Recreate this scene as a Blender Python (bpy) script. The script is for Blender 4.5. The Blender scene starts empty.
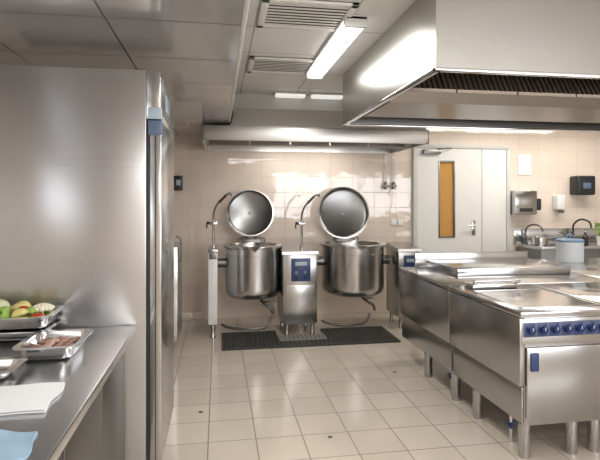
import bpy, bmesh, math, random
from mathutils import Vector, Matrix, Euler
random.seed(7)
scene = bpy.context.scene
COL = scene.collection
rad = math.radians

# ------------------------------------------------------------ materials
def newmat(name):
    m = bpy.data.materials.new(name); m.use_nodes = True
    nt = m.node_tree
    return m, nt, nt.nodes["Principled BSDF"]

def plain(name, col, rough=0.5, metal=0.0, emis=0.0, emcol=None, noise=0.06, spec=0.5):
    m, nt, b = newmat(name)
    n = nt.nodes.new("ShaderNodeTexNoise"); n.inputs["Scale"].default_value = 9; n.inputs["Detail"].default_value = 3
    tc = nt.nodes.new("ShaderNodeTexCoord"); nt.links.new(tc.outputs["Object"], n.inputs["Vector"])
    mx = nt.nodes.new("ShaderNodeMix"); mx.data_type = 'RGBA'
    mx.inputs[6].default_value = [max(0, x*(1-noise)) for x in col] + [1]
    mx.inputs[7].default_value = [min(1, x*(1+noise)) for x in col] + [1]
    nt.links.new(n.outputs["Fac"], mx.inputs[0]); nt.links.new(mx.outputs[2], b.inputs["Base Color"])
    b.inputs["Roughness"].default_value = rough; b.inputs["Metallic"].default_value = metal
    b.inputs["Specular IOR Level"].default_value = spec
    if emis > 0:
        b.inputs["Emission Color"].default_value = list(emcol or col) + [1]
        b.inputs["Emission Strength"].default_value = emis
    return m

def steel(name, col=(0.54, 0.54, 0.54), rough=0.23, streak=(2, 2, 160), bump=0.0, var=0.03, rv=.015):
    m, nt, b = newmat(name)
    g = nt.nodes.new("ShaderNodeNewGeometry")
    mp = nt.nodes.new("ShaderNodeMapping"); mp.inputs["Scale"].default_value = streak
    nt.links.new(g.outputs["Position"], mp.inputs["Vector"])
    n = nt.nodes.new("ShaderNodeTexNoise"); n.inputs["Scale"].default_value = 1.0; n.inputs["Detail"].default_value = 4
    nt.links.new(mp.outputs[0], n.inputs["Vector"])
    mr = nt.nodes.new("ShaderNodeMapRange"); mr.inputs[3].default_value = rough-rv; mr.inputs[4].default_value = rough+rv
    nt.links.new(n.outputs["Fac"], mr.inputs[0]); nt.links.new(mr.outputs[0], b.inputs["Roughness"])
    n2 = nt.nodes.new("ShaderNodeTexNoise"); n2.inputs["Scale"].default_value = 1.6; n2.inputs["Detail"].default_value = 1
    nt.links.new(g.outputs["Position"], n2.inputs["Vector"])
    ad = nt.nodes.new("ShaderNodeMath"); ad.operation = 'ADD'
    h = nt.nodes.new("ShaderNodeMath"); h.operation = 'MULTIPLY'; h.inputs[1].default_value = .5
    nt.links.new(n2.outputs["Fac"], ad.inputs[0]); nt.links.new(n.outputs["Fac"], ad.inputs[1]); nt.links.new(ad.outputs[0], h.inputs[0])
    mx = nt.nodes.new("ShaderNodeMix"); mx.data_type = 'RGBA'
    mx.inputs[6].default_value = [x*(1-var) for x in col]+[1]; mx.inputs[7].default_value = [min(1, x*(1+var)) for x in col]+[1]
    nt.links.new(h.outputs[0], mx.inputs[0]); nt.links.new(mx.outputs[2], b.inputs["Base Color"])
    b.inputs["Metallic"].default_value = 1.0
    if bump > 0:
        bp = nt.nodes.new("ShaderNodeBump"); bp.inputs["Strength"].default_value = bump; bp.inputs["Distance"].default_value = 0.01
        nt.links.new(n.outputs["Fac"], bp.inputs["Height"]); nt.links.new(bp.outputs[0], b.inputs["Normal"])
    return m

def tiles(name, c1, c2, grout, w, h, mortar, axes, rough, metal=0.0, off=(0, 0), bump=0.15, spec=0.5, wav=0.0):
    m, nt, b = newmat(name)
    g = nt.nodes.new("ShaderNodeNewGeometry"); s = nt.nodes.new("ShaderNodeSeparateXYZ")
    nt.links.new(g.outputs["Position"], s.inputs[0])
    cb = nt.nodes.new("ShaderNodeCombineXYZ")
    for i in range(2):
        a = nt.nodes.new("ShaderNodeMath"); a.operation = 'ADD'; a.inputs[1].default_value = off[i]+30.0*(w if i == 0 else h)
        nt.links.new(s.outputs["XYZ".index(axes[i])], a.inputs[0]); nt.links.new(a.outputs[0], cb.inputs[i])
    br = nt.nodes.new("ShaderNodeTexBrick"); br.offset = 0; br.squash = 1
    br.inputs["Scale"].default_value = 1; br.inputs["Brick Width"].default_value = w; br.inputs["Row Height"].default_value = h
    br.inputs["Mortar Size"].default_value = mortar; br.inputs["Mortar Smooth"].default_value = 0.2
    br.inputs["Color1"].default_value = list(c1)+[1]; br.inputs["Color2"].default_value = list(c2)+[1]; br.inputs["Mortar"].default_value = list(grout)+[1]
    nt.links.new(cb.outputs[0], br.inputs["Vector"])
    n = nt.nodes.new("ShaderNodeTexNoise"); n.inputs["Scale"].default_value = 3; n.inputs["Detail"].default_value = 5
    nt.links.new(g.outputs["Position"], n.inputs["Vector"])
    mr = nt.nodes.new("ShaderNodeMapRange"); mr.inputs[3].default_value = 0.92; mr.inputs[4].default_value = 1.06
    nt.links.new(n.outputs["Fac"], mr.inputs[0])
    ml = nt.nodes.new("ShaderNodeVectorMath"); ml.operation = 'SCALE'
    nt.links.new(br.outputs["Color"], ml.inputs[0]); nt.links.new(mr.outputs[0], ml.inputs[3])
    nt.links.new(ml.outputs[0], b.inputs["Base Color"])
    mr2 = nt.nodes.new("ShaderNodeMapRange"); mr2.inputs[3].default_value = rough; mr2.inputs[4].default_value = min(1, rough+0.4)
    nt.links.new(br.outputs["Fac"], mr2.inputs[0]); nt.links.new(mr2.outputs[0], b.inputs["Roughness"])
    b.inputs["Metallic"].default_value = metal; b.inputs["Specular IOR Level"].default_value = spec
    bp = nt.nodes.new("ShaderNodeBump"); bp.invert = True; bp.inputs["Strength"].default_value = bump; bp.inputs["Distance"].default_value = 0.004
    nt.links.new(br.outputs["Fac"], bp.inputs["Height"])
    if wav > 0:
        nw = nt.nodes.new("ShaderNodeTexNoise"); nw.inputs["Scale"].default_value = 6; nw.inputs["Detail"].default_value = 1
        nt.links.new(g.outputs["Position"], nw.inputs["Vector"])
        b2 = nt.nodes.new("ShaderNodeBump"); b2.inputs["Strength"].default_value = wav; b2.inputs["Distance"].default_value = 0.01
        nt.links.new(nw.outputs["Fac"], b2.inputs["Height"]); nt.links.new(b2.outputs[0], bp.inputs["Normal"])
    nt.links.new(bp.outputs[0], b.inputs["Normal"])
    return m

ST = steel("brushed_steel_horizontal")
STS = steel("smooth_steel", col=(0.53, 0.53, 0.53), rough=0.19, streak=(3, 3, 3))
STK = steel("kettle_steel", col=(0.55, 0.545, 0.54), rough=0.22, streak=(3, 3, 3))
STV = steel("brushed_steel_vertical", streak=(160, 160, 2))
STF = steel("refrigerator_steel", col=(0.57, 0.575, 0.585), rough=0.28, streak=(.8, .8, 220), var=0.05)
STT = steel("worktop_steel", col=(0.72, 0.725, 0.735), rough=0.22, streak=(90, 3, 3))
STI = steel("cooker_side_steel", col=(0.44, 0.44, 0.435), rough=0.25, streak=(1.5, 1.5, 160), var=.03)
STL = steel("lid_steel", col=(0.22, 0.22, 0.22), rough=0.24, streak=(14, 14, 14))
CHR = steel("polished_chrome", col=(0.67, 0.67, 0.675), rough=0.15, streak=(5, 5, 5))
STLEG = steel("leg_steel", col=(0.49, 0.485, 0.48), rough=0.25, streak=(5, 5, 5))
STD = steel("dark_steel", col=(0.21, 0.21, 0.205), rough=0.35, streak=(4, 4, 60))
STH = steel("hood_steel", col=(0.45, 0.435, 0.405), rough=0.30, streak=(.5, .5, 14), var=.03, rv=.004)
STH2 = steel("pale_hood_steel", col=(0.62, 0.61, 0.59), rough=0.40, streak=(2, 2, 10), rv=.005)
GUT = steel("gutter_steel", col=(0.34, 0.32, 0.29), rough=0.32, streak=(2, 2, 10), rv=.005)
FILT = steel("grease_filter_metal", col=(0.30, 0.26, 0.23), rough=0.4)
WHITE = plain("white_plastic", (0.78, 0.78, 0.77), 0.35)
PAINTW = plain("white_enamel", (0.76, 0.76, 0.75), 0.3)
BLACK = plain("black_plastic", (0.02, 0.02, 0.022), 0.35)
DARK = plain("dark_void", (0.03, 0.028, 0.026), 0.8)
BLUEP = plain("blue_control_panel", (0.03, 0.055, 0.16), 0.3)
STRIP = plain("blue_grey_panel_strip", (0.10, 0.13, 0.20), 0.3)
GREYB = plain("grey_blue_plastic", (0.10, 0.15, 0.24), 0.35)
BLUED = plain("dark_blue_knob", (0.010, 0.022, 0.11), 0.25)
DISP = plain("grey_display", (0.40, 0.50, 0.58), 0.2)
DOORM = plain("cream_door_paint", (0.72, 0.715, 0.68), 0.4, noise=0.02)
FRAME = plain("grey_door_frame", (0.56, 0.56, 0.53), 0.45, noise=0.02)
ORANGE = plain("amber_glow_glazing", (0.50, 0.26, 0.07), 0.10, noise=0.10, emis=.03, emcol=(.9, .5, .1))  # faint amber glow put into the glazing by emission
CLOTHW = plain("white_paper", (0.80, 0.81, 0.82), 0.8, noise=.03)
CLOTHB = plain("blue_cotton", (0.30, 0.44, 0.57), 0.9)
LAMPM = plain("lit_lamp_diffuser", (1, 1, 0.98), 0.4, emis=2.4, emcol=(1, 1, .98), noise=0.0)
LAMPD = plain("dim_lamp_diffuser", (0.9, 0.9, 0.88), 0.4, emis=.6, emcol=(1, 1, .97), noise=0.0)
GRILLE = plain("cream_grille", (0.84, 0.82, 0.77), 0.5)
GRILB = plain("grille_backing", (0.18, 0.17, 0.155), 0.7)
BULK = plain("pale_bulkhead_paint", (0.78, 0.765, 0.73), 0.5, noise=.03)
GRATE = plain("dark_grey_floor_grate", (0.055, 0.058, 0.055), 0.5, metal=0.2)
GRATEL = plain("pale_floor_grate", (0.30, 0.29, 0.265), 0.45, metal=0.3)
MAT_FLOOR = tiles("floor_tiles", (0.58, 0.515, 0.435), (0.53, 0.468, 0.392), (0.22, 0.185, 0.15), 0.295, 0.295, 0.0038, "XY", 0.14, off=(0.06, 0.1))
MAT_WALL = tiles("wall_tiles", (0.765, 0.66, 0.57), (0.745, 0.64, 0.55), (0.55, 0.46, 0.39), 0.30, 0.20, 0.0024, "XZ", 0.05, off=(0.05, 0.0), bump=0.35, wav=.18, spec=.8)
MAT_WALLS = tiles("side_wall_tiles", (0.75, 0.67, 0.59), (0.73, 0.65, 0.57), (0.50, 0.42, 0.36), 0.30, 0.20, 0.0026, "YZ", 0.10)
MAT_CEIL = tiles("ceiling_panels", (0.88, 0.87, 0.84), (0.86, 0.85, 0.82), (0.42, 0.41, 0.39), 0.60, 0.60, 0.005, "XY", 0.32, off=(-0.245, 0.2))
MAT_CEILL = tiles("metal_ceiling_panels", (0.56, 0.56, 0.57), (0.52, 0.52, 0.53), (0.13, 0.13, 0.13), 0.60, 0.60, 0.005, "XY", 0.14, metal=0.4, off=(-0.11, 0.1), wav=.12)

# ------------------------------------------------------------ mesh builder
class P:
    def __init__(s): s.bm = bmesh.new()
    def box(s, x0, x1, y0, y1, z0, z1, bev=0.0, seg=2, rot=None, pivot=None):
        r = bmesh.ops.create_cube(s.bm, size=1.0)
        vs = r["verts"]
        for v in vs:
            v.co = Vector(((x0+x1)/2 + v.co.x*(x1-x0), (y0+y1)/2+v.co.y*(y1-y0), (z0+z1)/2+v.co.z*(z1-z0)))
        if rot:
            pv = Vector(pivot) if pivot else Vector(((x0+x1)/2, (y0+y1)/2, (z0+z1)/2))
            M = Euler(rot).to_matrix()
            for v in vs: v.co = pv + M @ (v.co-pv)
        if bev > 0:
            es = list({e for v in vs for e in v.link_edges})
            bmesh.ops.bevel(s.bm, geom=es, offset=bev, segments=seg, profile=0.5, affect='EDGES')
        return s
    def poly(s, pts, faces):
        vs = [s.bm.verts.new(p) for p in pts]
        for f in faces: s.bm.faces.new([vs[i] for i in f])
        return s
    def hexa(s, b, t):
        return s.poly(list(b)+list(t), [(3, 2, 1, 0), (4, 5, 6, 7), (0, 1, 5, 4), (1, 2, 6, 5), (2, 3, 7, 6), (3, 0, 4, 7)])
    def lathe(s, prof, c=(0, 0, 0), seg=48, axis='Z', M=None, closed=False):
        c = Vector(c); rings = []
        for (r, z) in prof:
            if r < 1e-6:
                p = [Vector((0, 0, z))]
            else:
                p = [Vector((r*math.cos(2*math.pi*i/seg), r*math.sin(2*math.pi*i/seg), z)) for i in range(seg)]
            q = []
            for v in p:
                if M is not None: v = M @ v
                elif axis == 'Y': v = Vector((v.x, -v.z, v.y))
                elif axis == 'X': v = Vector((v.z, v.x, v.y))
                q.append(s.bm.verts.new(c+v))
            rings.append(q)
        n = len(rings)
        for k in range(n if closed else n-1):
            a, b = rings[k], rings[(k+1) % n]
            for i in range(seg):
                j = (i+1) % seg
                if len(a) == 1 and len(b) == 1: continue
                if len(a) == 1: s.bm.faces.new((a[0], b[j], b[i]))
                elif len(b) == 1: s.bm.faces.new((a[i], a[j], b[0]))
                else: s.bm.faces.new((a[i], a[j], b[j], b[i]))
        return s
    def cyl(s, p0, p1, r0, r1=None, seg=24):
        r1 = r0 if r1 is None else r1
        p0 = Vector(p0); p1 = Vector(p1); d = p1-p0; L = d.length
        M = d.to_track_quat('Z', 'Y').to_matrix()
        return s.lathe([(0, 0), (r0, 0), (r1, L), (0, L)], p0, seg, M=M)
    def tube(s, pts, r, seg=12, n=8, smooth=True):
        pts = [Vector(p) for p in pts]
        if smooth and len(pts) > 2:
            q = []; ext = [pts[0]*2-pts[1]]+pts+[pts[-1]*2-pts[-2]]
            for i in range(1, len(ext)-2):
                a, b, c, d = ext[i-1:i+3]
                for k in range(n):
                    t = k/n
                    q.append(0.5*((2*b)+(c-a)*t+(2*a-5*b+4*c-d)*t*t+(3*b-a-3*c+d)*t**3))
            q.append(pts[-1]); pts = q
        up = None; rings = []
        for i, p in enumerate(pts):
            t = (pts[min(i+1, len(pts)-1)]-pts[max(i-1, 0)]).normalized()
            if up is None:
                up = t.orthogonal().normalized()
            up = (up - t*up.dot(t)).normalized(); sd = t.cross(up)
            rr = r(i/(len(pts)-1)) if callable(r) else r
            rings.append([s.bm.verts.new(p+(up*math.cos(2*math.pi*k/seg)+sd*math.sin(2*math.pi*k/seg))*rr) for k in range(seg)])
        for a, b in zip(rings[:-1], rings[1:]):
            for k in range(seg):
                s.bm.faces.new((a[k], a[(k+1) % seg], b[(k+1) % seg], b[k]))
        s.bm.faces.new(rings[0][::-1]); s.bm.faces.new(rings[-1])
        return s
    def ball(s, c, rx, ry, rz, rot=(0, 0, 0), sub=3, fn=None):
        r = bmesh.ops.create_icosphere(s.bm, subdivisions=sub, radius=1)
        M = Euler(rot).to_matrix()
        for v in r["verts"]:
            p = v.co.copy()
            if fn: p = fn(p)
            v.co = Vector(c)+M @ Vector((p.x*rx, p.y*ry, p.z*rz))
        return s
    def make(s, name, mat, parent=None, label=None, sharp=32, cat=None, group=None, kind=None):
        bmesh.ops.recalc_face_normals(s.bm, faces=s.bm.faces)
        co = [v.co for v in s.bm.verts]
        mn = Vector([min(c[i] for c in co) for i in range(3)]); mxv = Vector([max(c[i] for c in co) for i in range(3)])
        o = Vector(((mn.x+mxv.x)/2, (mn.y+mxv.y)/2, mn.z))
        for v in s.bm.verts: v.co -= o
        me = bpy.data.meshes.new(name); s.bm.to_mesh(me); s.bm.free()
        for p in me.polygons: p.use_smooth = True
        me.set_sharp_from_angle(angle=rad(sharp))
        me.materials.append(mat)
        ob = bpy.data.objects.new(name, me); COL.objects.link(ob)
        wo = o.copy()
        if parent is not None:
            ob.parent = parent
            q = parent; base = Vector((0, 0, 0))
            while q is not None: base += q.location; q = q.parent
            wo -= base
        ob.location = wo
        if label: ob["label"] = label
        if cat: ob["category"] = cat
        if group: ob["group"] = group
        if kind: ob["kind"] = kind
        return ob

def top(name, label, cat, loc, group=None):
    e = bpy.data.objects.new(name, None); e.empty_display_size = 0.1
    e.location = loc; COL.objects.link(e)
    e["label"] = label; e["category"] = cat
    if group: e["group"] = group
    return e

def struct(p, name, mat, label=None):
    return p.make(name, mat, kind="structure", label=label)

# ------------------------------------------------------------ room shell
XL, XR, YB, YF = -1.40, 7.2, 6.40, -2.6
struct(P().box(XL-0.1, XR+0.1, YF-0.1, YB+0.1, -0.12, 0), "floor", MAT_FLOOR, "cream ceramic tiled floor")
struct(P().box(XL-0.1, XR+0.1, YB, YB+0.12, 0, 2.80), "wall_back", MAT_WALL, "glossy cream tiled wall")
LY0, LY1, LZ0, LZ1 = -1.6, 1.2, 1.50, 2.10
wl = P()
wl.box(XL-0.12, XL, YF, LY0, 0, 2.8).box(XL-0.12, XL, LY1, YB, 0, 2.8).box(XL-0.12, XL, LY0, LY1, 0, LZ0).box(XL-0.12, XL, LY0, LY1, LZ1, 2.8)
struct(wl, "wall_left", MAT_WALLS)
struct(P().box(XL-.09, XL-.04, LY0, LY1, LZ0, LZ0+.04).box(XL-.09, XL-.04, LY0, LY1, LZ1-.04, LZ1).box(XL-.09, XL-.04, LY0, LY0+.04, LZ0, LZ1).box(XL-.09, XL-.04, LY1-.04, LY1, LZ0, LZ1), "added_window_2", PAINTW, "low wide white window frame added for the refrigerator reflection")  # unseen opening and frame, added to shape the refrigerator reflection
struct(P().box(XR, XR+0.12, YF, YB, 0, 2.80), "wall_right", MAT_WALLS)
wf = P(); WX0, WX1, WZ0, WZ1 = 1.6, 6.4, 0.95, 2.35
wf.box(XL-0.1, WX0, YF-0.12, YF, 0, 2.8).box(WX1, XR+0.1, YF-0.12, YF, 0, 2.8).box(WX0, WX1, YF-0.12, YF, 0, WZ0).box(WX0, WX1, YF-0.12, YF, WZ1, 2.8)
struct(wf, "wall_front", MAT_WALL)
wn = P()
for k in range(6):
    xx = WX0+(WX1-WX0)*k/5
    wn.box(xx-.03, xx+.03, YF-.09, YF-.03, WZ0, WZ1)
wn.box(WX0, WX1, YF-.09, YF-.03, WZ0, WZ0+.05).box(WX0, WX1, YF-.09, YF-.03, WZ1-.05, WZ1)
struct(wn, "added_window_1", PAINTW, "wide white window frame added out of view for fill light")  # unseen rear opening and frame, added to hold a fill light
struct(P().box(0.11, XR, YF, YB, 2.68, 2.80), "ceiling", MAT_CEIL, "cream panelled suspended ceiling")
struct(P().box(XL, 0.11, YF, YB, 2.30, 2.80), "ceiling.001", MAT_CEILL, "lower grey metal panelled ceiling")
struct(P().box(0.105, 0.125, YF, YB-1.25, 2.292, 2.33, 0.003), "trim_1", PAINTW, "pale metal edge trim of the lower ceiling")
struct(P().box(0.112, 2.3, 5.55, YB, 2.475, 2.678, 0.004), "trim_2", BULK, "pale boxed bulkhead above the kettle hood")
struct(P().box(XL, -0.2, YB-0.015, YB, 0, 0.09, 0.004), "baseboard_back", MAT_WALL)

# door
fr = P()
X0, X1, DT = 2.58, 3.99, 2.20
fr.box(X0, X0+0.05, YB-0.05, YB+0.0, 0, DT, 0.004).box(X1-0.05, X1, YB-0.05, YB, 0, DT, 0.004).box(X0, X1, YB-0.05, YB, DT, DT+0.05, 0.004)
d1 = struct(fr, "door_1", FRAME, "cream painted double door with narrow glazed slot")
lf = P()
a, b = X0+0.055, 3.565; wx0, wx1, wz0, wz1 = 2.95, 3.165, 1.00, 2.02
lf.box(a, wx0, YB-0.04, YB, 0.01, DT-0.005).box(wx1, b, YB-0.04, YB, 0.01, DT-0.005)
lf.box(wx0, wx1, YB-0.04, YB, 0.01, wz0).box(wx0, wx1, YB-0.04, YB, wz1, DT-0.005)
leaf = lf.make("door_leaf", DOORM, d1, "wide cream door leaf")
P().box(3.575, X1-0.055, YB-0.04, YB, 0.01, DT-0.005, 0.003).make("door_leaf", DOORM, d1, "narrow cream door leaf")
P().box(wx0, wx1, YB-0.02, YB-0.005, wz0, wz1).make("glass_pane", ORANGE, leaf, "narrow glass pane with painted amber glow")
g = P()
for (p, q, r, s_) in ((wx0-.012, wx0+.008, wz0-.012, wz1+.012), (wx1-.008, wx1+.012, wz0-.012, wz1+.012)):
    g.box(p, q, YB-0.048, YB-0.03, r, s_, .003)
g.box(wx0, wx1, YB-0.048, YB-0.03, wz1-.008, wz1+.012).box(wx0, wx1, YB-0.048, YB-0.03, wz0-.012, wz0+.008)
g.make("glazing_bead", STD, leaf)
h = P().box(3.42, 3.475, YB-0.05, YB-0.04, 1.02, 1.22, .004)
h.tube([(3.447, YB-0.045, 1.15), (3.447, YB-0.10, 1.15), (3.43, YB-0.105, 1.15), (3.33, YB-0.10, 1.15)], 0.010, n=4)
h.make("door_handle", CHR, leaf, "metal lever handle")
dc = P().box(2.70, 2.95, YB-.10, YB-.04, 2.115, 2.175, .008)
dc.tube([(2.90, YB-.08, 2.18), (3.02, YB-.13, 2.19), (3.12, YB-.06, 2.20)], .008, smooth=False)
dc.make("door_closer", STD, leaf, "dark door closer with folding arm")

# ------------------------------------------------------------ refrigerator
FX0, FX1, FY0, FY1, FZ = -1.13, -0.355, 2.59, 3.32, 2.15
e = top("upright_refrigerator", "tall brushed stainless steel upright refrigerator beside the worktop", "refrigerator", ((FX0+FX1)/2, (FY0+FY1)/2, 0))
P().box(FX0, FX1, FY0, FY1, 0.14, FZ-0.0, 0.004).make("body", STF, e)
P().box(FX1-0.02, FX1+0.018, FY0+0.01, FY1-0.01, 0.16, FZ-0.01, 0.004).make("door_gasket", BLACK, e)
P().box(FX1+0.0, FX1+0.070, FY0+0.002, FY1, 1.905, FZ, 0.004).make("control_fascia", STV, e, "steel fascia above the door")
P().box(FX1+0.068, FX1+0.074, FY0+0.02, FY1-0.02, 1.94, 2.12, 0.002).make("control_panel", STD, e, "dark control strip")
P().box(FX1+0.072, FX1+0.078, FY0+0.20, FY0+0.42, 1.98, 2.07, 0.002).make("display", DISP, e)
P().box(FX1+0.010, FX1+0.076, FY0-0.003, FY0+0.05, 1.905, 1.965, 0.005).make("hinge_cover", DISP, e, "pale grey hinge cover")
P().box(FX1+0.010, FX1+0.076, FY0-0.003, FY0+0.05, 1.825, 1.900, 0.005).make("hinge_cover", GREYB, e, "grey-blue hinge cover")
d = P().box(FX1+0.018, FX1+0.074, FY0+.004, FY1-.004, 0.17, 1.90, 0.004).make("door", STV, e)
P().box(FX1+0.044, FX1+0.048, FY0+.0015, FY0+.006, 0.18, 1.82).make("door_seam", BLACK, d)
P().box(FX1+0.072, FX1+0.080, FY1-.10, FY1-.06, 1.0, 1.26, .003).make("door_handle", STD, d, "flat recessed pull handle")
for (lx, ly) in ((FX0+.08, FY0+.08), (FX1-.06, FY0+.08), (FX0+.08, FY1-.08), (FX1-.06, FY1-.08)):
    P().lathe([(0, 0), (.028, 0), (.028, .02), (.02, .03), (.02, .14), (0, .14)], (lx, ly, 0), 20).make("leg", CHR, e)

# ------------------------------------------------------------ left worktop + cabinets
WZ = 0.88
P().box(-1.39, -0.40, 0.55, 2.575, WZ-0.04, WZ, 0.006).make("worktop", STT, None, "long brushed stainless steel worktop beside the refrigerator", cat="worktop")
for i, (ya, yb) in enumerate(((0.58, 1.57), (1.575, 2.565))):
    c = top("base_cabinet", "stainless steel base cabinet under the worktop", "cabinet", (-0.9, (ya+yb)/2, 0), "base cabinets under the worktop")
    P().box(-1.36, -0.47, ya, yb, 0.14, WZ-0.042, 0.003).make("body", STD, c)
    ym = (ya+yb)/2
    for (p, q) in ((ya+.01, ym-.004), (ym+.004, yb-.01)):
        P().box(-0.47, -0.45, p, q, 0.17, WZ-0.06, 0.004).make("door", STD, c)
    for lx in (-1.3, -0.52):
        for ly in (ya+.07, yb-.07):
            P().lathe([(0, 0), (.025, 0), (.025, .02), (.018, .03), (.018, .14), (0, .14)], (lx, ly, 0), 16).make("leg", CHR, c)

def rrect(cx, cy, hx, hy, r, z, n=6):
    pts = []
    for (sx, sy, a0) in ((1, 1, 0), (-1, 1, 90), (-1, -1, 180), (1, -1, 270)):
        for k in range(n+1):
            a = rad(a0+90*k/n)
            pts.append(Vector((cx+sx*(hx-r)+r*math.cos(a), cy+sy*(hy-r)+r*math.sin(a), z)))
    return pts
def pan(name, label, cx, cy, hx, hy, z, h, mat=CHR, flange=0.016):
    loops = [rrect(cx, cy, hx-.04, hy-.04, .02, z), rrect(cx, cy, hx-.025, hy-.025, .03, z), rrect(cx, cy, hx-.012, hy-.012, .035, z+.014),
             rrect(cx, cy, hx-.004, hy-.004, .035, z+h-.004), rrect(cx, cy, hx+flange, hy+flange, .04, z+h-.004), rrect(cx, cy, hx+flange, hy+flange, .04, z+h),
             rrect(cx, cy, hx-.006, hy-.006, .033, z+h), rrect(cx, cy, hx-.014, hy-.014, .033, z+.016), rrect(cx, cy, hx-.03, hy-.03, .028, z+.003)]
    p = P(); L = [[p.bm.verts.new(v) for v in l] for l in loops]
    n = len(L[0])
    for A, B in zip(L[:-1], L[1:]):
        for i in range(n): p.bm.faces.new((A[i], A[(i+1) % n], B[(i+1) % n], B[i]))
    p.bm.faces.new(L[0][::-1]); p.bm.faces.new(L[-1])
    return p.make(name, mat, label=label, cat="food pan", sharp=50)

DZ = -.026
pan("food_pan", "stainless steel pan supporting the vegetable tray", -0.985, 2.44, .235, .105, WZ, .050)
pan("food_pan", "shallow stainless steel tray of vegetables stacked on another pan", -0.985, 2.44, .250, .115, WZ+.0505, .062)
pan("food_pan", "shallow stainless steel pan of sliced meat on the worktop", -0.652, 2.165, .105, .128, WZ, .058)
pan("food_pan", "empty shallow stainless steel pan with rounded corners", -0.825, 1.90, .125, .075, WZ, .040)

GREEN = plain("green_pepper_skin", (0.28, 0.44, 0.08), 0.3, noise=.3)
GREEND = plain("stem_green", (0.10, 0.20, 0.03), 0.5)
RED = plain("tomato_skin", (0.50, 0.06, 0.03), 0.25, noise=.2)
YEL = plain("yellow_pepper_skin", (0.70, 0.62, 0.24), 0.3, noise=.2)
PALE = plain("pale_cabbage_leaf", (0.66, 0.68, 0.42), 0.5, noise=.25)
CAUL = plain("cauliflower_curd", (0.80, 0.76, 0.60), 0.7, noise=.1)
def pepper(c, s, col, rot, label):
    c = (c[0], c[1], c[2]+DZ)
    def fn(p):
        a = math.atan2(p.y, p.x); k = 1+0.12*math.cos(4*a)*(1-abs(p.z)**3)
        z = p.z*1.25 - 0.22*math.exp(-((p.x**2+p.y**2)*12))*(1 if p.z > 0 else -0.5)
        return Vector((p.x*k*(1+.18*p.z), p.y*k*(1+.18*p.z)*.9, z))
    t = P().ball(c, s, s, s, rot, 4, fn).make("bell_pepper", col, label=label, cat="vegetable", sharp=80)
    M = Euler(rot).to_matrix(); c = Vector(c)
    P().tube([c+M@Vector((0, 0, s*.85)), c+M@Vector((.1*s, 0, s*1.15)), c+M@Vector((.3*s, 0, s*1.4))], s*.11, 8, 4).make("stem", GREEND, t)
pepper((-0.945, 2.392, 1.012), .041, GREEN, (.9, -.9, .8), "glossy green bell pepper in the vegetable tray")
pepper((-1.05, 2.388, 1.012), .038, YEL, (1.1, -.2, .5), "yellow bell pepper in the vegetable tray")
pepper((-0.900, 2.480, 1.018), .043, YEL, (1.3, .5, 1.1), "pale yellow bell pepper in the vegetable tray")
def tomato(c, s):
    c = (c[0], c[1], c[2]+DZ)
    def fn(p): return Vector((p.x, p.y, p.z*.8-(.18*math.exp(-(p.x**2+p.y**2)*14) if p.z > 0 else 0)))
    t = P().ball(c, s, s, s, (.3, .2, 0), 3, fn).make("tomato", RED, label="ripe red tomato in the vegetable tray", cat="vegetable", sharp=80)
    st = P()
    for k in range(5):
        a = k*1.256; st.tube([(c[0], c[1], c[2]+s*.66), (c[0]+s*.3*math.cos(a), c[1]+s*.3*math.sin(a), c[2]+s*.80), (c[0]+s*.55*math.cos(a), c[1]+s*.55*math.sin(a), c[2]+s*.72)], s*.06, 6, 3)
    st.make("calyx", GREEND, t)
tomato((-0.790, 2.382, 1.002), .031); tomato((-1.13, 2.39, 1.005), .030)
for c in ((-0.995, 2.480, 1.02+DZ), (-1.10, 2.480, 1.02+DZ)):
    def fn(p):
        k = 1+.06*math.sin(9*p.x+5*p.z)*math.cos(8*p.y)
        return p*k
    cb = P().ball(c, .048, .044, .044, (.2, .1, 0), 4, fn).make("cabbage", PALE, label="small pale green cabbage in the vegetable tray", cat="vegetable", sharp=80)
    for k in range(4):
        a = k*1.6+.4
        P().ball((c[0]+.012*math.cos(a), c[1]+.010*math.sin(a), c[2]+.012), .040, .038, .038, (.5*math.cos(a), .5*math.sin(a), a), 3, lambda p: p*(1+.05*math.sin(14*p.x)*math.sin(11*p.y))).make("outer_leaf", PALE, cb)
cf = P()
for k in range(30):
    a = k*2.4; r = .0075*math.sqrt(k)
    cf.ball((-0.802+r*math.cos(a), 2.475+r*math.sin(a), 1.035+DZ-r*r*7), .013, .013, .014, sub=2)
cfo = cf.make("cauliflower", CAUL, label="creamy white cauliflower in the vegetable tray", cat="vegetable", sharp=80)
lv = P()
for k in range(5):
    a = k*1.256; lv.ball((-0.802+.028*math.cos(a), 2.475+.028*math.sin(a), .995+DZ), .018, .01, .030, (0, .5, a), 2)
lv.make("leaf", GREEN, cfo)
for (x, y, z, rx, ry, rz, a, m, lb) in ((-0.862, 2.378, 1.0, .036, .022, .018, .5, YEL, "cut piece of pale yellow bell pepper in the tray"),
                                        (-0.832, 2.415, 1.008, .028, .018, .013, 2.2, GREEN, "cut piece of green bell pepper in the tray"),
                                        (-0.865, 2.432, 1.014, .028, .016, .010, 2.8, RED, "cut piece of red bell pepper in the tray")):
    def fn(p):
        q = p.copy()
        if q.z < -.1: q.z = -.1+(-q.z-.1)*.5
        q.y *= 1+.25*math.sin(3*q.x+a)
        return q
    P().ball((x, y, z-.008), rx, ry, rz*1.6, (random.uniform(-.4, .4), random.uniform(-.3, .3), a), 3, fn).make("cut_vegetable", m, label=lb, cat="vegetable", group="cut vegetable pieces in the tray", sharp=50)
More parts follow.
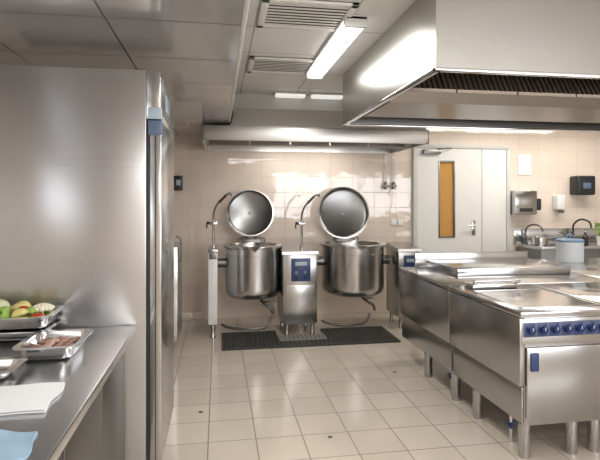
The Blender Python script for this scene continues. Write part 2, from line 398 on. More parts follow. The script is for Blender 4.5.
MEATS = [plain("cooked_meat", (0.28, 0.15, 0.11), 0.4, noise=.5), plain("pink_brown_meat", (0.40, 0.23, 0.18), 0.4, noise=.4), plain("pale_pink_meat", (0.50, 0.33, 0.27), 0.45, noise=.3)]
for k in range(16):
    ix, iy = k % 4, k//4
    x = -0.704+ix*.035+random.uniform(-.006, .006); y = 2.092+iy*.048+random.uniform(-.008, .008)
    ph = random.random()*6; sz = random.uniform(.85, 1.15)
    P().ball((x, y, WZ+.028+random.uniform(0, .012)), .027*sz, .020*sz, .011, (random.uniform(-.4, .4), random.uniform(-.4, .4), ph), 3,
             lambda p: Vector((p.x*(1+.18*math.sin(5*p.y+ph)), p.y*(1+.25*math.cos(4*p.x+ph)), p.z*(1+.2*math.sin(7*p.x))))).make(
             "meat_slice", MEATS[(k*2+iy) % 3], label="pinkish-brown slice of meat in the shallow pan", cat="food", group="meat slices in the shallow pan", sharp=80)

def cloth(name, label, cat, x0, x1, y0, y1, z, t, mat, amp, layers, seed, rot=0):
    p = P(); nx, ny = 40, 34
    for L in range(layers):
        zz = z+L*t/layers; sh = (L % 2)*.006
        def hgt(u, v): return amp*(math.sin(u*7+seed+L)*math.cos(v*6+seed*2)+.5*math.sin(u*15+v*9+seed)+.35*math.sin(u*9-v*17))
        G = [[None]*(ny+1) for _ in range(nx+1)]; H = [[None]*(ny+1) for _ in range(nx+1)]
        cx, cy = (x0+x1)/2, (y0+y1)/2; ea = .004+amp*1.2
        for i in range(nx+1):
            for j in range(ny+1):
                u, v = i/nx, j/ny
                x = x0+(x1-x0)*u+ea*math.sin(v*9+seed)+sh; y = y0+(y1-y0)*v+ea*math.sin(u*8+seed)-sh
                dx, dy = x-cx, y-cy; x = cx+dx*math.cos(rot)-dy*math.sin(rot); y = cy+dx*math.sin(rot)+dy*math.cos(rot)
                hz = hgt(u, v)*(.3+.7*L/max(1, layers-1) if layers > 1 else 1)+amp*1.0
                G[i][j] = p.bm.verts.new((x, y, zz+.001)); H[i][j] = p.bm.verts.new((x, y, zz+t/layers*.85+max(0, hz)))
        for i in range(nx):
            for j in range(ny):
                p.bm.faces.new((H[i][j], H[i+1][j], H[i+1][j+1], H[i][j+1])); p.bm.faces.new((G[i][j+1], G[i+1][j+1], G[i+1][j], G[i][j]))
        for i in range(nx):
            p.bm.faces.new((G[i][0], G[i+1][0], H[i+1][0], H[i][0])); p.bm.faces.new((H[i][ny], H[i+1][ny], G[i+1][ny], G[i][ny]))
        for j in range(ny):
            p.bm.faces.new((H[0][j], H[0][j+1], G[0][j+1], G[0][j])); p.bm.faces.new((G[nx][j], G[nx][j+1], H[nx][j+1], H[nx][j]))
    return p.make(name, mat, label=label, cat=cat, sharp=60)
cloth("paper_stack", "stack of white paper napkins lying on the worktop", "paper", -0.80, -0.505, 1.555, 1.775, WZ, .014, CLOTHW, .0006, 4, 1.3, .0)
cloth("cleaning_cloth", "crumpled pale blue cleaning cloth on the worktop", "cloth", -0.80, -0.465, 1.12, 1.43, WZ, .005, CLOTHB, .0065, 1, 2.2, -.05)

# ------------------------------------------------------------ tilting kettles
def tap(parent, x, y, z, lean):
    c = P().lathe([(0, 0), (.024, 0), (.024, .015), (.014, .025), (.014, .26), (.02, .27), (.02, .31), (0, .31)], (x, y, z), 20).make("swivel_tap", CHR, parent, "chrome swivel water tap with curved spout")
    P().box(x-.045, x+.045, y-.020, y+.020, z+.258, z+.292, .008).make("mixer_body", CHR, c)
    P().tube([(x, y, z+.30), (x+.002, y, z+.38), (x+.03*lean, y-.02, z+.47), (x+.09*lean, y-.03, z+.545), (x+.15*lean, y-.03, z+.60), (x+.19*lean, y-.03, z+.61), (x+.205*lean, y-.03, z+.585)], .011, n=6).make("spout", STD, c)
    P().tube([(x+.06*lean, y-.03, z+.51), (x+.14*lean, y-.03, z+.592)], .015, smooth=False).make("spout_grip", BLACK, c)
    P().tube([(x-.045, y-.01, z+.275), (x-.07, y-.02, z+.29), (x-.075, y-.02, z+.22)], .008, n=4).ball((x-.055, y-.01, z+.28), .018, .018, .018).make("tap_handle", BLACK, c)

def kettle(label, cx, cy, R, lidx, lidR, zl, console, pillar, taps):
    e = top("tilting_kettle", label, "cooking kettle", (cx, cy, 0))
    zt, zb = .985, .37
    prof = [(0, zb), (R*.6, zb+.008), (R*.82, zb+.028), (R*.91, zb+.055), (R*.95, zb+.095), (R*.955, zb+.13), (R*.955, zt-.03),
            (R*1.035, zt-.022), (R*1.04, zt-.010), (R*1.035, zt), (R*.86, zt), (R*.84, zt-.02), (R*.82, zt-.30), (R*.6, zt-.45), (0, zt-.50)]
    bowl = P().lathe(prof, (cx, cy, 0), 64).make("bowl", STK, e)
    P().lathe([(R*.94, zt-.12), (R*.962, zt-.115), (R*.962, zt-.102), (R*.94, zt-.097)], (cx, cy, 0), 64).make("band", STLEG, bowl)
    P().poly([(cx-.07, cy-R*1.02, zt), (cx+.07, cy-R*1.02, zt), (cx, cy-R*1.18, zt+.004), (cx, cy-R*.95, zt-.06)],
             [(0, 2, 3), (2, 1, 3), (0, 1, 2), (0, 3, 1)]).make("pouring_lip", STK, bowl)
    P().cyl((cx-R*.9, cy, .78), (cx-R*.9-.12, cy, .78), .055).make("trunnion", STD, e)
    P().cyl((cx+R*.9, cy, .78), (cx+R*.9+.10, cy, .78), .055).make("trunnion", STD, e)
    yl = cy+R*.85
    M = Euler((rad(80), 0, rad(-3))).to_matrix()
    lp = [(0, -.070), (lidR*.4, -.065), (lidR*.75, -.042), (lidR*.97, -.012), (lidR, -.008), (lidR*1.0, .012), (lidR*.97, .012), (lidR*.95, -.004)]
    for k in range(1, 13):
        u = 1-k/12; lp.append((lidR*.94*u, -.006-.036*(1-u*u)))
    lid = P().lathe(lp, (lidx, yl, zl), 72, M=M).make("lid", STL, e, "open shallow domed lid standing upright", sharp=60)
    P().lathe([(lidR*.962, .008), (lidR*.962, .017), (lidR*1.012, .017), (lidR*1.012, .002)], (lidx, yl, zl), 72, M=M, closed=True).make("lid_rim", CHR, lid)
    P().lathe([(lidR*.60, -.0335), (lidR*.61, -.028), (lidR*.635, -.028), (lidR*.645, -.0335)], (lidx, yl, zl), 72, M=M, closed=True).make("lid_seam_ring", STL, lid)
    P().lathe([(0, -.043), (lidR*.08, -.042), (lidR*.08, -.034), (0, -.033)], (lidx, yl, zl), 32, M=M).make("lid_boss", STD, lid)
    hg = P().box(cx-.12, cx+.12, cy+R*.88, cy+R*1.02+.02, zt-.06, zt+.04, .01)
    hg.tube([(cx-.07, cy+R*.98, zt), (cx-.05, yl+.07, zt+.06), (lidx-.02, yl+.085, zl-lidR*.6), (lidx, yl+.095, zl)], .014, n=5)
    hg.tube([(cx+.07, cy+R*.98, zt), (cx+.05, yl+.07, zt+.06), (lidx+.02, yl+.085, zl-lidR*.6), (lidx, yl+.095, zl)], .014, n=5)
    hg.tube([(cx-.16, cy+R*.8, zt+.01), (cx-.14, yl, zt+.05), (lidx, yl-.01, zt+.075), (cx+.14, yl, zt+.05), (cx+.16, cy+R*.8, zt+.01)], .010, n=5)
    hg.make("lid_hinge", STD, e)
    dt = P()
    dt.tube([(cx+.06, cy-.05, zb+.03), (cx+.09, cy-.12, zb-.02), (cx+.13, cy-.18, zb-.05), (cx+.19, cy-.2, zb-.09), (cx+.21, cy-.2, zb-.15)], .016, n=6)
    dt.tube([(cx+.11, cy-.17, zb-.04), (cx+.11, cy-.21, zb-.01), (cx+.17, cy-.24, zb+.0)], .008, n=4)
    dt.make("drain_tap", STD, e)
    P().tube([(cx+.21, cy+.0, .14), (cx+.17, cy-.02, .06), (cx+.08, cy-.04, .025), (cx-.10, cy-.04, .02), (cx-.28, cy+.02, .03), (cx-.36, cy+.10, .05)], .013, n=8).make("floor_pipe", STD, e, "dark supply pipe running low along the floor")
    x0, x1, ya, yb = console
    c = P().box(x0, x1, ya, yb, .13, .90, .012).make("control_console", STI, e)
    P().hexa([(x0-.012, ya-.02, .90), (x1+.012, ya-.02, .90), (x1+.012, yb+.01, .90), (x0-.012, yb+.01, .90)],
             [(x0-.008, ya-.015, .93), (x1+.008, ya-.015, .93), (x1+.008, yb, .975), (x0-.008, yb, .975)]).make("console_top", STLEG, c)
    w = x1-x0
    P().box(x0+w*.24, x1-w*.20, ya-.012, ya+.002, .60, .855, .006).make("control_panel", BLUEP, c)
    P().box(x0+w*.35, x1-w*.31, ya-.018, ya-.010, .775, .815, .003).make("display", DISP, c)
    for (kx, kz) in ((.38, .70), (.64, .70), (.38, .64), (.64, .64)):
        P().lathe([(0, 0), (.016, 0), (.014, .014), (0, .014)], (x0+w*kx, ya-.011, kz), 18, axis='Y').make("button", STD if kz > .69 else BLUED, c)
    P().box(x0+.03, x1-.03, ya-.004, ya+.004, .20, .56, .003).make("service_panel", STI, c)
    for lx in (x0+.05, x1-.05):
        for ly in (ya+.05, yb-.06):
            P().lathe([(0, 0), (.030, 0), (.030, .015), (.024, .03), (.026, .13), (0, .13)], (lx, ly, 0), 20).make("leg", STLEG, e)
    if pillar:
        x0, x1, ya, yb = pillar
        P().box(x0, x1, ya, yb, .15, .93, .010).make("support_pillar", PAINTW, e, "slim white support pillar")
        P().box(x0-.006, x1+.006, ya-.01, yb+.01, .93, .965, .006).make("pillar_cap", ST, e)
        P().box(x0+.012, x1-.012, ya-.004, ya+.01, .86, .925, .003).make("pillar_badge", STD, e)
        for ly in (ya+.05, yb-.05):
            P().lathe([(0, 0), (.030, 0), (.030, .015), (.022, .03), (.024, .15), (0, .15)], ((x0+x1)/2, ly, 0), 20).make("leg", STLEG, e)
    for (tx, tz) in taps: tap(e, tx, 5.70, tz, 1)
    return e
kettle("large stainless tilting kettle with open lid and white side pillar", .40, 5.80, .330, .385, .285, 1.345, (.705, 1.09, 5.46, 5.98), (-.105, -.005, 5.48, 5.95), [(-.05, .962), (.955, .95)])
kettle("wider stainless tilting kettle with open lid beside blue-panelled console", 1.59, 5.80, .385, 1.56, .325, 1.34, (2.07, 2.34, 5.55, 5.98), None, [])

# floor gratings
def grate(x0, x1, y0, y1, label, mat=None):
    mat = mat or GRATE
    e = top("floor_grating", label, "floor drain", ((x0+x1)/2, (y0+y1)/2, 0), "floor gratings before the kettles")
    P().box(x0, x1, y0, y1, 0.0, .004).make("drain_channel", DARK if mat is GRATE else GRATE, e)
    fr = P()
    t = .02
    fr.box(x0, x1, y0, y0+t, 0, .016).box(x0, x1, y1-t, y1, 0, .016).box(x0, x0+t, y0+t, y1-t, 0, .016).box(x1-t, x1, y0+t, y1-t, 0, .016)
    fr.make("grating_frame", mat, e)
    bars = P(); n = int((x1-x0)/.045)
    for i in range(1, n): xx = x0+(x1-x0)*i/n; bars.box(xx-.010, xx+.010, y0+t, y1-t, .004, .014)
    m = max(2, int((y1-y0)/.06))
    for j in range(1, m): yy = y0+(y1-y0)*j/m; bars.box(x0+t, x1-t, yy-.012, yy+.012, .004, .013)
    bars.make("grating_bars", mat, e)
grate(.04, 1.90, 5.03, 5.22, "dark grey metal floor drain grating on tiled floor")
grate(.04, .64, 5.225, 5.66, "dark grey metal floor drain grating under the kettle")
grate(1.16, 1.90, 5.225, 5.66, "dark grey metal floor drain grating under the kettle")
grate(.645, 1.155, 5.225, 5.44, "paler metal floor grating before the console", GRATEL)
for (x, y) in ((.70, 3.09), (1.52, 4.17), (-.12, 3.6)):
    e = top("floor_drain_plug", "tiny round dark metal plug in floor tiles", "floor drain", (x, y, 0), "small floor plugs")
    P().lathe([(0, 0), (.012, 0), (.012, .003), (.008, .004), (0, .003)], (x, y, 0), 20).make("plug_cap", STD, e)
    P().lathe([(.012, 0), (.016, 0), (.015, .003), (.012, .003)], (x, y, 0), 20, closed=True).make("plug_ring", STD, e)

# ------------------------------------------------------------ hood above kettles
e = top("exhaust_hood", "stainless steel extraction hood on the wall above the kettles", "extractor hood", (1.05, 5.8, 2.10))
cn = P(); x0, x1, y0, y1, z0, z1 = -.16, 2.30, 5.22, 6.395, 2.12, 2.27
cn.box(x0, x1, y0, y0+.012, z0, z1, .002).box(x0, x0+.012, y0, y1, z0, z1).box(x1-.012, x1, y0, y1, z0, z1).box(x0, x1, y1-.012, y1, z0, z1)
cn.box(x0, x1, y0, y1, z1-.008, z1)
cn.box(x0, x1, y0+.012, y0+.035, z0, z0+.012).box(x0+.012, x0+.035, y0, y1, z0, z0+.012).box(x1-.035, x1-.012, y0, y1, z0, z0+.012)
cn.make("canopy", STH2, e)
P().hexa([(.13, y0+.01, z1), (x1-.02, y0+.01, z1), (x1-.02, y1, z1), (.13, y1, z1)],
         [(.17, 5.32, 2.472), (2.24, 5.32, 2.472), (2.24, y1, 2.472), (.17, y1, 2.472)]).make("canopy_top", STH2, e)
for i in range(5):
    fl = P()
    xa = -.10+i*.47
    fl.box(xa, xa+.45, 5.75, 5.77, 2.125, 2.245)
    for k in range(11): fl.box(xa+.02+k*.038, xa+.04+k*.038, 5.735, 5.75, 2.13, 2.24)
    fl.make("grease_filter", FILT, e)
P().box(x0+.02, x1-.02, 5.70, 5.78, 2.122, 2.13).make("grease_gutter", STD, e)
P().box(.5, 1.7, 5.95, 6.10, 2.19, 2.25, .006).make("added_hood_lamp", LAMPD, e, "hood lamp added to light the wall tiles")  # lamp added so the wall tiles below catch a reflection

# ------------------------------------------------------------ island hood
e = top("exhaust_hood", "large stainless steel island extraction hood over the cooking range", "extractor hood", (3.4, 3.5, 2.2))
x0, x1, y0, y1, z0, z1 = 1.155, 6.0, 2.53, 4.56, 2.20, 2.675
cn = P()
cn.box(x0, x1, y0, y0+.015, z0, z1).box(x0, x0+.015, y0+.015, y1, z0, z1).box(x1-.015, x1, y0+.015, y1, z0, z1).box(x0+.015, x1-.015, y1-.015, y1, z0, z1)
cn.make("canopy", STH, e)
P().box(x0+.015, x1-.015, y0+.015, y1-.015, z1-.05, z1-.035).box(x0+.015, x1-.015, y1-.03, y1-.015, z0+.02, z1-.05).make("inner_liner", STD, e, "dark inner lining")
ed = P()
ed.box(x0-.004, x1, y0-.004, y0+.035, z0-.004, z0+.014, .003).box(x0-.004, x0+.035, y0, y1, z0-.004, z0+.014, .003).box(x0, x1, y1-.035, y1+.004, z0-.004, z0+.014, .003)
ed.make("drip_edge", CHR, e)
yc = 3.70
P().hexa([(x0+.10, yc-.16, 2.225), (x1-.1, yc-.16, 2.225), (x1-.1, yc+.50, 2.225), (x0+.10, yc+.50, 2.225)],
         [(x0+.10, yc-.20, 2.30), (x1-.1, yc-.20, 2.30), (x1-.1, yc+.6, 2.30), (x0+.10, yc+.6, 2.30)]).make("grease_gutter", GUT, e, "stainless collecting trough")
xa = x0+.12
while xa < 5.6:
    f = P(); w = .49
    f.hexa([(xa, yc-.17, 2.305), (xa+w, yc-.17, 2.305), (xa+w, yc-.14, 2.305), (xa, yc-.14, 2.305)], [(xa, yc+.02, 2.62), (xa+w, yc+.02, 2.62), (xa+w, yc+.05, 2.62), (xa, yc+.05, 2.62)])
    def pt(z): return yc-.17+(z-2.305)/.315*.19
    for k in range(11):
        xx = xa+.03+k*.042
        f.hexa([(xx, pt(2.33)-.022, 2.33), (xx+.02, pt(2.33)-.022, 2.33), (xx+.02, pt(2.33)+.005, 2.33), (xx, pt(2.33)+.005, 2.33)],
               [(xx, pt(2.60)-.022, 2.60), (xx+.02, pt(2.60)-.022, 2.60), (xx+.02, pt(2.60)+.005, 2.60), (xx, pt(2.60)+.005, 2.60)])
    f.box(xa, xa+w, pt(2.32)-.024, pt(2.32)+.0, 2.305, 2.33)
    f.box(xa, xa+w, pt(2.605)-.024, pt(2.605)+.0, 2.595, 2.62)
    f.make("grease_filter", FILT, e); xa += .50

# ------------------------------------------------------------ ceiling fixtures
def diffuser(cx, cy, z=2.68):
    e = top("ceiling_air_vent", "square cream louvred air vent set in the ceiling", "air vent", (cx, cy, z), "ceiling air vents")
    a = .29; d = .24
    P().box(cx-a, cx+a, cy-d, cy+d, z-.006, z-.001).make("vent_backing", GRILB, e)
    f = P(); t = .045
    f.box(cx-a, cx+a, cy-d, cy-d+t, z-.02, z, .003).box(cx-a, cx+a, cy+d-t, cy+d, z-.02, z, .003).box(cx-a, cx-a+t, cy-d, cy+d, z-.02, z, .003).box(cx+a-t, cx+a, cy-d, cy+d, z-.02, z, .003)
    f.make("vent_frame", GRILLE, e)
    s = P()
    for k in range(8):
        y = cy-d+.07+k*.0485
        s.box(cx-a+t, cx+a-t, y-.016, y+.016, z-.016, z-.013, rot=(rad(8), 0, 0))
    s.make("louvre", GRILLE, e)
diffuser(.545, 3.13); diffuser(.545, 4.34); diffuser(.545, 1.9)

def lamp(cx, y0, y1, z=2.68, alongx=None, mat=LAMPM, label="long white fluorescent ceiling lamp, switched on"):
    if alongx:
        xa, xb = alongx
        e = top("ceiling_lamp", label, "ceiling lamp", ((xa+xb)/2, (y0+y1)/2, z))
        P().box(xa, xb, y0-.01, y1+.01, z-.02, z, .004).make("lamp_housing", PAINTW, e)
        P().box(xa+.02, xb-.02, y0, y1, z-.05, z-.018, .012, 3).make("lamp_diffuser", mat, e)
    else:
        e = top("ceiling_lamp", label, "ceiling lamp", (cx, (y0+y1)/2, z))
        P().box(cx-.08, cx+.08, y0, y1, z-.03, z, .004).make("lamp_housing", PAINTW, e)
        P().box(cx-.07, cx+.07, y0+.02, y1-.02, z-.075, z-.028, .025, 3).make("lamp_diffuser", mat, e)
        for yy in (y0, y1-.03): P().box(cx-.078, cx+.078, yy, yy+.03, z-.08, z-.0, .012).make("end_cap", PAINTW, e)
lamp(.87, 3.08, 4.50)
lamp(.87, 0.3, 1.72)  # out-of-view lamp added for ceiling fill
lamp(0, 5.40, 5.50, alongx=(.60, .97), mat=LAMPD, label="short dim white ceiling lamp above the kettle hood")
lamp(0, 5.40, 5.50, alongx=(1.00, 1.40), mat=LAMPD, label="short dim white ceiling lamp above the kettle hood")

def area(name, loc, sx, sy, power, col=(1, .98, .945), rot=(0, 0, 0)):
    L = bpy.data.lights.new(name, 'AREA'); L.shape = 'RECTANGLE'; L.size = sx; L.size_y = sy; L.energy = power; L.color = col
    o = bpy.data.objects.new(name, L); o.location = loc; o.rotation_euler = rot; COL.objects.link(o); return o
area("lamp_light", (.87, 3.8, 2.59), .14, 1.3, 13)
area("lamp_fill_rear", (.87, 1.0, 2.59), .14, 1.3, 16)  # fill under the added out-of-view lamp
area("rear_ceiling_fill", (1.5, -1.2, 2.62), 2.4, 1.2, 76, (1, .985, .96))  # added ceiling fill behind the camera, no fixture
area("rear_opening_fill", (4.0, -2.70, 1.65), 4.6, 1.4, 135, (.97, .98, 1), rot=(rad(90), 0, 0))  # added fill for ceilings and steel, behind the rear opening
area("fridge_band_light", (XL-.10, -.2, 1.80), .55, 2.7, 9, (.98, .985, 1), rot=(0, rad(-90), 0))  # added to lay a soft bright band on the refrigerator side
area("kettle_wall_fill", (1.1, 6.02, 2.18), 1.1, .12, 8, (1, .965, .91))  # light of the added hood lamp, for the wall reflection
area("right_ceiling_fill", (4.2, 5.4, 2.62), 2.5, .5, 50, (1, .95, .88))  # added ceiling fill for the right side, no fixture
area("hood_light", (2.9, 3.1, 2.52), 2.5, .2, 12, (1, .92, .82))
area("aisle_light", (.5, 2.4, 2.64), .5, .9, 20)

# ------------------------------------------------------------ cooking island
TZ = .86
def leg(parent, x, y, h=.20, r=.034):
    P().lathe([(0, 0), (r*.92, 0), (r*.95, .02), (r, .025), (r, h), (0, h)], (x, y, 0), 24).make("leg", STLEG, parent)
def knob(parent, x, y, z, r=.021):
    P().box(x-.030, x+.030, y-.003, y+.004, z-.038, z+.036, .003).make("knob_plate", BLUEP, parent, "square dark blue scale plate")
    k = P().lathe([(0, 0), (r*1.22, 0), (r*1.22, .006), (r, .007), (r*.92, .028), (0, .028)], (x, y-.003, z), 24, axis='Y').make("knob", BLUED, parent)
    P().box(x-.003, x+.003, y-.034, y-.029, z, z+r*.85).make("pointer", DISP, k)
def front(parent, x0, x1, y, xs, d0, d1, handle=True):
    P().box(x0+.008, x1-.004, y-.014, y+.01, .675, .818, .004).make("control_panel", ST, parent)
    P().box(x0+.014, x1-.008, y-.017, y-.010, .714, .798, .002).make("control_strip", STRIP, parent, "blue-grey control strip")
    for x in xs: knob(parent, x, y-.017, .757)
    d = P().box(d0, d1, y-.02, y+.01, .245, .655, .008).make("door", STI, parent)
    P().box(d0+.02, d0+.07, y-.032, y-.018, .52, .625, .006).make("handle", BLUEP, d, "blue recessed door handle")
def supply(parent, x, y, hgt=.20):
    p = P().cyl((x, y, 0), (x, y, hgt), .010).make("supply_pipe", CHR, parent, "thin chrome supply pipe with blue valve")
    P().ball((x, y, .10), .022, .022, .022).box(x-.035, x+.035, y-.006, y+.006, .11, .125, .003).make("valve", BLUEP, p)
GRID = steel("griddle_plate_steel", col=(.64, .64, .635), rough=.14, streak=(3, 3, 3))
# module A
e = top("griddle_cooker", "stainless steel griddle cooker with blue knobs and oven door", "cooker", (2.0, 3.05, 0))
P().box(1.735, 2.345, 2.625, 3.485, .20, .825, .004).make("body", STI, e)
P().box(1.70, 2.35, 2.605, 3.49, .825, TZ, .007).make("top_panel", STS, e)
P().box(1.700, 1.736, 2.615, 3.485, .43, .822, .006).make("side_panel", STI, e)
P().box(1.722, 1.738, 2.63, 3.47, .215, .42, .003).make("lower_side_panel", STI, e)
front(e, 1.705, 2.345, 2.625, [1.76+.077*i for i in range(7)], 1.74, 2.32)
for (x, y) in ((1.765, 2.67), (2.07, 2.67), (2.22, 2.67), (1.765, 3.20), (2.28, 3.42)): leg(e, x, y)
supply(e, 1.80, 2.86)
gp = P()
gp.box(1.76, 2.30, 2.70, 2.712, TZ-.002, TZ+.004, .001).box(1.76, 2.30, 3.258, 3.27, TZ-.002, TZ+.004, .001).box(1.76, 1.772, 2.70, 3.27, TZ-.002, TZ+.004, .001).box(2.288, 2.30, 2.70, 3.27, TZ-.002, TZ+.004, .001)
gp.make("griddle_rim", STLEG, e)
P().box(1.772, 2.288, 2.712, 3.258, TZ-.002, TZ+.001).make("griddle_plate", GRID, e, "polished griddle plate")
ld = P().box(1.80, 2.15, 3.33, 3.47, TZ, TZ+.030, .006).make("lid", STS, e, "narrow flat lid with bar handle")
P().tube([(1.82, 3.35, TZ+.025), (1.80, 3.31, TZ+.055), (1.84, 3.30, TZ+.062), (2.11, 3.30, TZ+.062), (2.15, 3.31, TZ+.055), (2.13, 3.35, TZ+.025)], .008, n=4).make("lid_handle", CHR, ld)
# module C
e = top("cooking_range", "stainless steel hot-plate range with blue knobs beside the griddle", "cooker", (2.72, 3.05, 0))
P().box(2.352, 3.10, 2.625, 3.485, .20, .825, .004).make("body", STI, e)
P().box(2.351, 3.105, 2.605, 3.49, .825, TZ, .007).make("top_panel", STS, e)
front(e, 2.352, 3.10, 2.625, [2.43+.11*i for i in range(6)], 2.38, 3.07)
for (x, y) in ((2.40, 2.67), (3.05, 2.67), (2.40, 3.42), (3.05, 3.42)): leg(e, x, y)
P().box(2.40, 3.05, 2.70, 3.40, TZ-.001, TZ+.002, .001).make("hot_plate", GRID, e)
# module B
e = top("bratt_pan", "stainless steel bratt pan unit with low raised lid", "cooking appliance", (2.4, 4.0, 0))
P().box(1.735, 3.09, 3.50, 4.54, .20, .825, .004).make("body", STI, e)
P().box(1.70, 3.10, 3.495, 4.55, .825, TZ, .007).make("top_panel", STS, e)
P().box(1.700, 1.736, 3.50, 4.535, .43, .822, .006).make("side_panel", STI, e)
P().box(1.722, 1.738, 3.51, 4.525, .215, .42, .003).make("lower_side_panel", STI, e)
for (x, y) in ((1.765, 3.52), (1.765, 4.02), (3.0, 3.6), (3.0, 4.45)): leg(e, x, y)
supply(e, 1.83, 3.72)
xa, xb, ya, yb = 1.97, 3.02, 3.90, 4.53
P().box(xa, xb, ya, yb-.02, TZ, TZ+.065, .006).make("pan_lid", STS, e, "low flat raised steel lid")
P().box(1.85, xb, yb-.018, yb, TZ, TZ+.135, .003).make("rear_upstand", STS, e)
# module D
e = top("work_counter", "stainless steel worktop unit behind the cooking range", "counter", (3.6, 4.2, 0))
P().box(3.12, 4.30, 3.50, 4.90, .20, .825, .004).make("body", STI, e)
P().box(3.11, 4.31, 3.495, 4.92, .825, TZ, .007).make("top_panel", STS, e)
for (x, y) in ((3.2, 3.6), (4.2, 3.6), (3.2, 4.82), (4.2, 4.82)): leg(e, x, y)

PB = plain("white_bucket_plastic", (0.78, 0.82, 0.86), .4)
LB = plain("blue_grey_lid", (.18, .30, .46), .35)
bx_, by_ = 3.63, 4.70
e = top("lidded_bucket", "white lidded bucket with blue lid standing on counter", "bucket", (bx_, by_, TZ))
P().lathe([(0, 0), (.124, 0), (.127, .01), (.129, .19), (.13, .195), (.13, .205), (0, .205)], (bx_, by_, TZ), 40).make("body", PB, e)
P().lathe([(0, 0), (.133, 0), (.133, .020), (.122, .028), (0, .03)], (bx_, by_, TZ+.205), 40).make("lid", LB, e)
P().tube([(bx_+.045*math.cos(k*math.pi/8), by_, TZ+.235+.045*math.sin(k*math.pi/8)) for k in range(9)], .008, n=2).make("carrying_ring", LB, e)

# ------------------------------------------------------------ sink counter along back wall
e = top("sink_counter", "stainless steel double sink counter against the tiled wall", "sink", (5.2, 6.1, 0))
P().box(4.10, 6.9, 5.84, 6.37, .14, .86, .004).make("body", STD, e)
s = P()
s.box(4.08, 6.92, 5.80, 5.90, .86, .90, .004).box(4.08, 6.92, 6.28, 6.375, .86, .90, .004)
for a_, b_ in ((4.08, 4.30), (4.85, 5.10), (5.65, 6.92)): s.box(a_, b_, 5.90, 6.28, .86, .90)
s.make("top_panel", ST, e)
for a_, b_ in ((4.30, 4.85), (5.10, 5.65)):
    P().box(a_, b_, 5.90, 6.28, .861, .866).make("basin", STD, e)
for lx in (4.2, 5.5, 6.8):
    P().cyl((lx, 5.92, 0), (lx, 5.92, .14), .025).make("leg", CHR, e)
struct(P().box(4.06, 6.95, 6.382, 6.40, .90, 1.10, .003), "trim_3", ST, "steel splashback strip above the sink counter")
def faucet(x, mat, label, s=1.0):
    e = top("faucet", label, "faucet", (x, 6.32, .90))
    P().lathe([(0, 0), (.03, 0), (.03, .02), (.018, .03), (.018, .09), (0, .09)], (x, 6.32, .90), 20).make("base", mat, e)
    P().tube([(x, 6.32, .98), (x, 6.31, .90+.25*s), (x+.04, 6.22, .90+.33*s), (x+.09, 6.12, .90+.30*s), (x+.10, 6.09, .90+.22*s)], .013, n=7).make("spout", mat, e)
    P().tube([(x, 6.30, .97), (x-.05, 6.27, 1.02), (x-.10, 6.25, 1.06)], .009, n=4).make("lever", mat, e)
faucet(4.20, STD, "curved dark steel faucet on the sink counter", .8)
faucet(4.93, BLACK, "curved black faucet on the sink counter", 1.0)
P2 = top("soap_bottle", "small dark soap bottle on the sink counter", "bottle", (4.75, 5.86, .90))
P().lathe([(0, 0), (.035, 0), (.037, .01), (.037, .12), (.015, .15), (.012, .18), (0, .18)], (4.75, 5.86, .90), 24).make("body", BLACK, P2)
P().tube([(4.75, 5.86, 1.07), (4.75, 5.86, 1.11), (4.72, 5.84, 1.115)], .006, n=3).make("pump", CHR, P2)
e = top("saucepan", "small stainless steel saucepan on the sink counter", "pot", (4.20, 6.02, .90))
P().lathe([(0, 0), (.085, 0), (.095, .01), (.095, .10), (.10, .103), (.10, .108), (.088, .108), (.085, .015), (0, .012)], (4.20, 6.02, .90), 40).make("body", CHR, e)
P().tube([(4.29, 6.02, .985), (4.36, 6.0, 1.0), (4.46, 5.98, 1.01)], .008, n=4).make("handle", STD, e)
hx, hy = 5.06, 5.96
e = top("potted_herb", "small leafy green herb in a white pot on counter", "potted plant", (hx, hy, .90))
P().lathe([(0, 0), (.04, 0), (.052, .10), (.056, .10), (.056, .115), (.045, .115), (.04, .09), (0, .09)], (hx, hy, .90), 28).make("pot", WHITE, e)
hp = P()
for k in range(60):
    a = random.random()*6.28; r = .08*math.sqrt(random.random()); z = 1.04+random.random()*.15
    hp.ball((hx+r*math.cos(a), hy+r*math.sin(a), z), .022, .014, .003, (random.uniform(-1, 1), random.uniform(-1, 1), a), 2)
    if k < 12: hp.tube([(hx+r*.2*math.cos(a), hy+r*.2*math.sin(a), .985), (hx+r*.8*math.cos(a), hy+r*.8*math.sin(a), z)], .003, 6)
fo = hp.make("foliage", GREEN, e); fo["kind"] = "stuff"

# wall dispensers
e = top("paper_towel_dispenser", "stainless steel paper towel dispenser on the tiled wall", "dispenser", (4.17, 6.40, 1.32))
P().box(4.00, 4.33, 6.25, 6.40, 1.30, 1.63, .015).make("casing", STS, e)
P().box(4.07, 4.26, 6.245, 6.255, 1.34, 1.39, .003).make("paper_slot", DARK, e)
P().box(4.345, 4.40, 6.26, 6.40, 1.36, 1.52, .012).make("side_knob", BLACK, e)
e = top("soap_dispenser", "small white soap dispenser on the tiled wall", "dispenser", (4.72, 6.40, 1.32))
P().box(4.66, 4.78, 6.28, 6.40, 1.36, 1.57, .02, 3).make("casing", WHITE, e)
P().box(4.69, 4.75, 6.26, 6.33, 1.32, 1.36, .008).make("push_lever", STD, e)
e = top("hand_towel_dispenser", "black plastic hand towel dispenser on the tiled wall", "dispenser", (5.08, 6.40, 1.56))
P().box(4.93, 5.21, 6.22, 6.40, 1.57, 1.84, .025, 3).make("casing", BLACK, e)
P().box(5.01, 5.13, 6.214, 6.224, 1.66, 1.74, .004).make("viewing_window", GREYB, e)
e = top("wall_notice", "small blank white notice sheet on the tiled wall", "notice", (4.25, 6.39, 1.80))
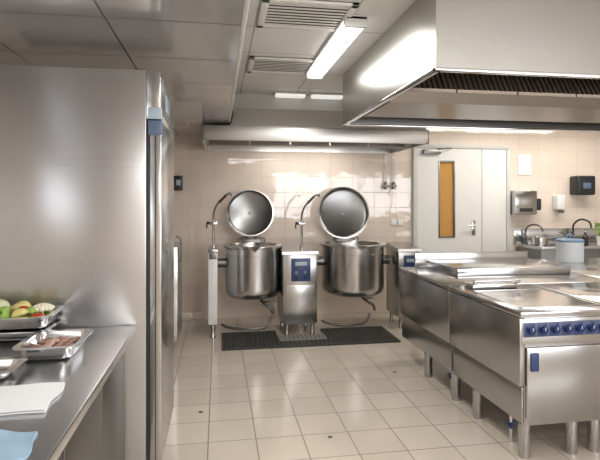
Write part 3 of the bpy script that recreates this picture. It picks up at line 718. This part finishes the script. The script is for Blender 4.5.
P().box(4.13, 4.33, 6.388, 6.40, 1.85, 2.13, .002).make("notice_sheet", plain("bright_paper", (.90, .90, .89), .7, noise=.01), e)
e = top("wall_socket", "white double wall socket beside the door", "socket", (2.42, 6.39, 1.2))
P().box(2.28, 2.36, 6.385, 6.40, 1.16, 1.24, .004).make("socket_plate", WHITE, e)
P().box(2.37, 2.45, 6.385, 6.40, 1.16, 1.24, .004).make("socket_plate", WHITE, e)
e = top("wall_pipes", "pair of chrome water pipes with valves on tiled wall", "pipe", (2.24, 6.36, 1.62))
for x in (2.19, 2.30):
    p_ = P().cyl((x, 6.35, 1.68), (x, 6.35, 2.11), .010).make("pipe", STLEG, e)
    P().cyl((x, 6.35, 1.64), (x, 6.35, 1.74), .022).box(x-.032, x+.032, 6.31, 6.34, 1.67, 1.70, .004).make("valve", STD, p_)
e = top("wall_control_box", "small dark control box on the wall above a cable", "control box", (-.49, 6.40, 1.6))
P().box(-.54, -.43, 6.32, 6.40, 1.62, 1.80, .01).make("casing", BLACK, e)
P().box(-.51, -.46, 6.312, 6.322, 1.68, 1.75, .003).make("display", DISP, e)

e = top("serving_trolley", "slim stainless steel trolley standing beyond the refrigerator", "trolley", (-.75, 5.2, 0))
P().box(-1.1, -.38, 4.9, 5.5, .14, 1.05, .01).make("body", ST, e)
P().tube([(-.38, 4.95, .90), (-.355, 4.95, .93), (-.355, 4.95, 1.12), (-.40, 4.95, 1.15)], .009, n=5).make("handle", STD, e)
for (x, y) in ((-1.03, 4.97), (-.46, 4.97), (-1.03, 5.43), (-.46, 5.43)):
    P().lathe([(0, -.015), (.05, -.015), (.06, 0), (.05, .015), (0, .015)], (x, y, .06), 24, axis='X').make("wheel", BLACK, e)
    P().box(x-.012, x+.012, y-.02, y+.02, .06, .15).make("caster_fork", STD, e)

# ------------------------------------------------------------ world, camera
w = bpy.data.worlds.new("World"); scene.world = w; w.use_nodes = True
w.node_tree.nodes["Background"].inputs[0].default_value = (.9, .92, 1, 1); w.node_tree.nodes["Background"].inputs[1].default_value = .8
cam = bpy.data.cameras.new("camera"); cam.sensor_width = 36; cam.lens = 30.0; cam.shift_y = -0.05; cam.clip_start = .05
co = bpy.data.objects.new("camera", cam); co.location = (0, 0, 1.5); co.rotation_euler = (rad(90), 0, -math.atan(82/500))
COL.objects.link(co); scene.camera = co
scene.view_settings.view_transform = 'Standard'
scene.view_settings.exposure = 0.0
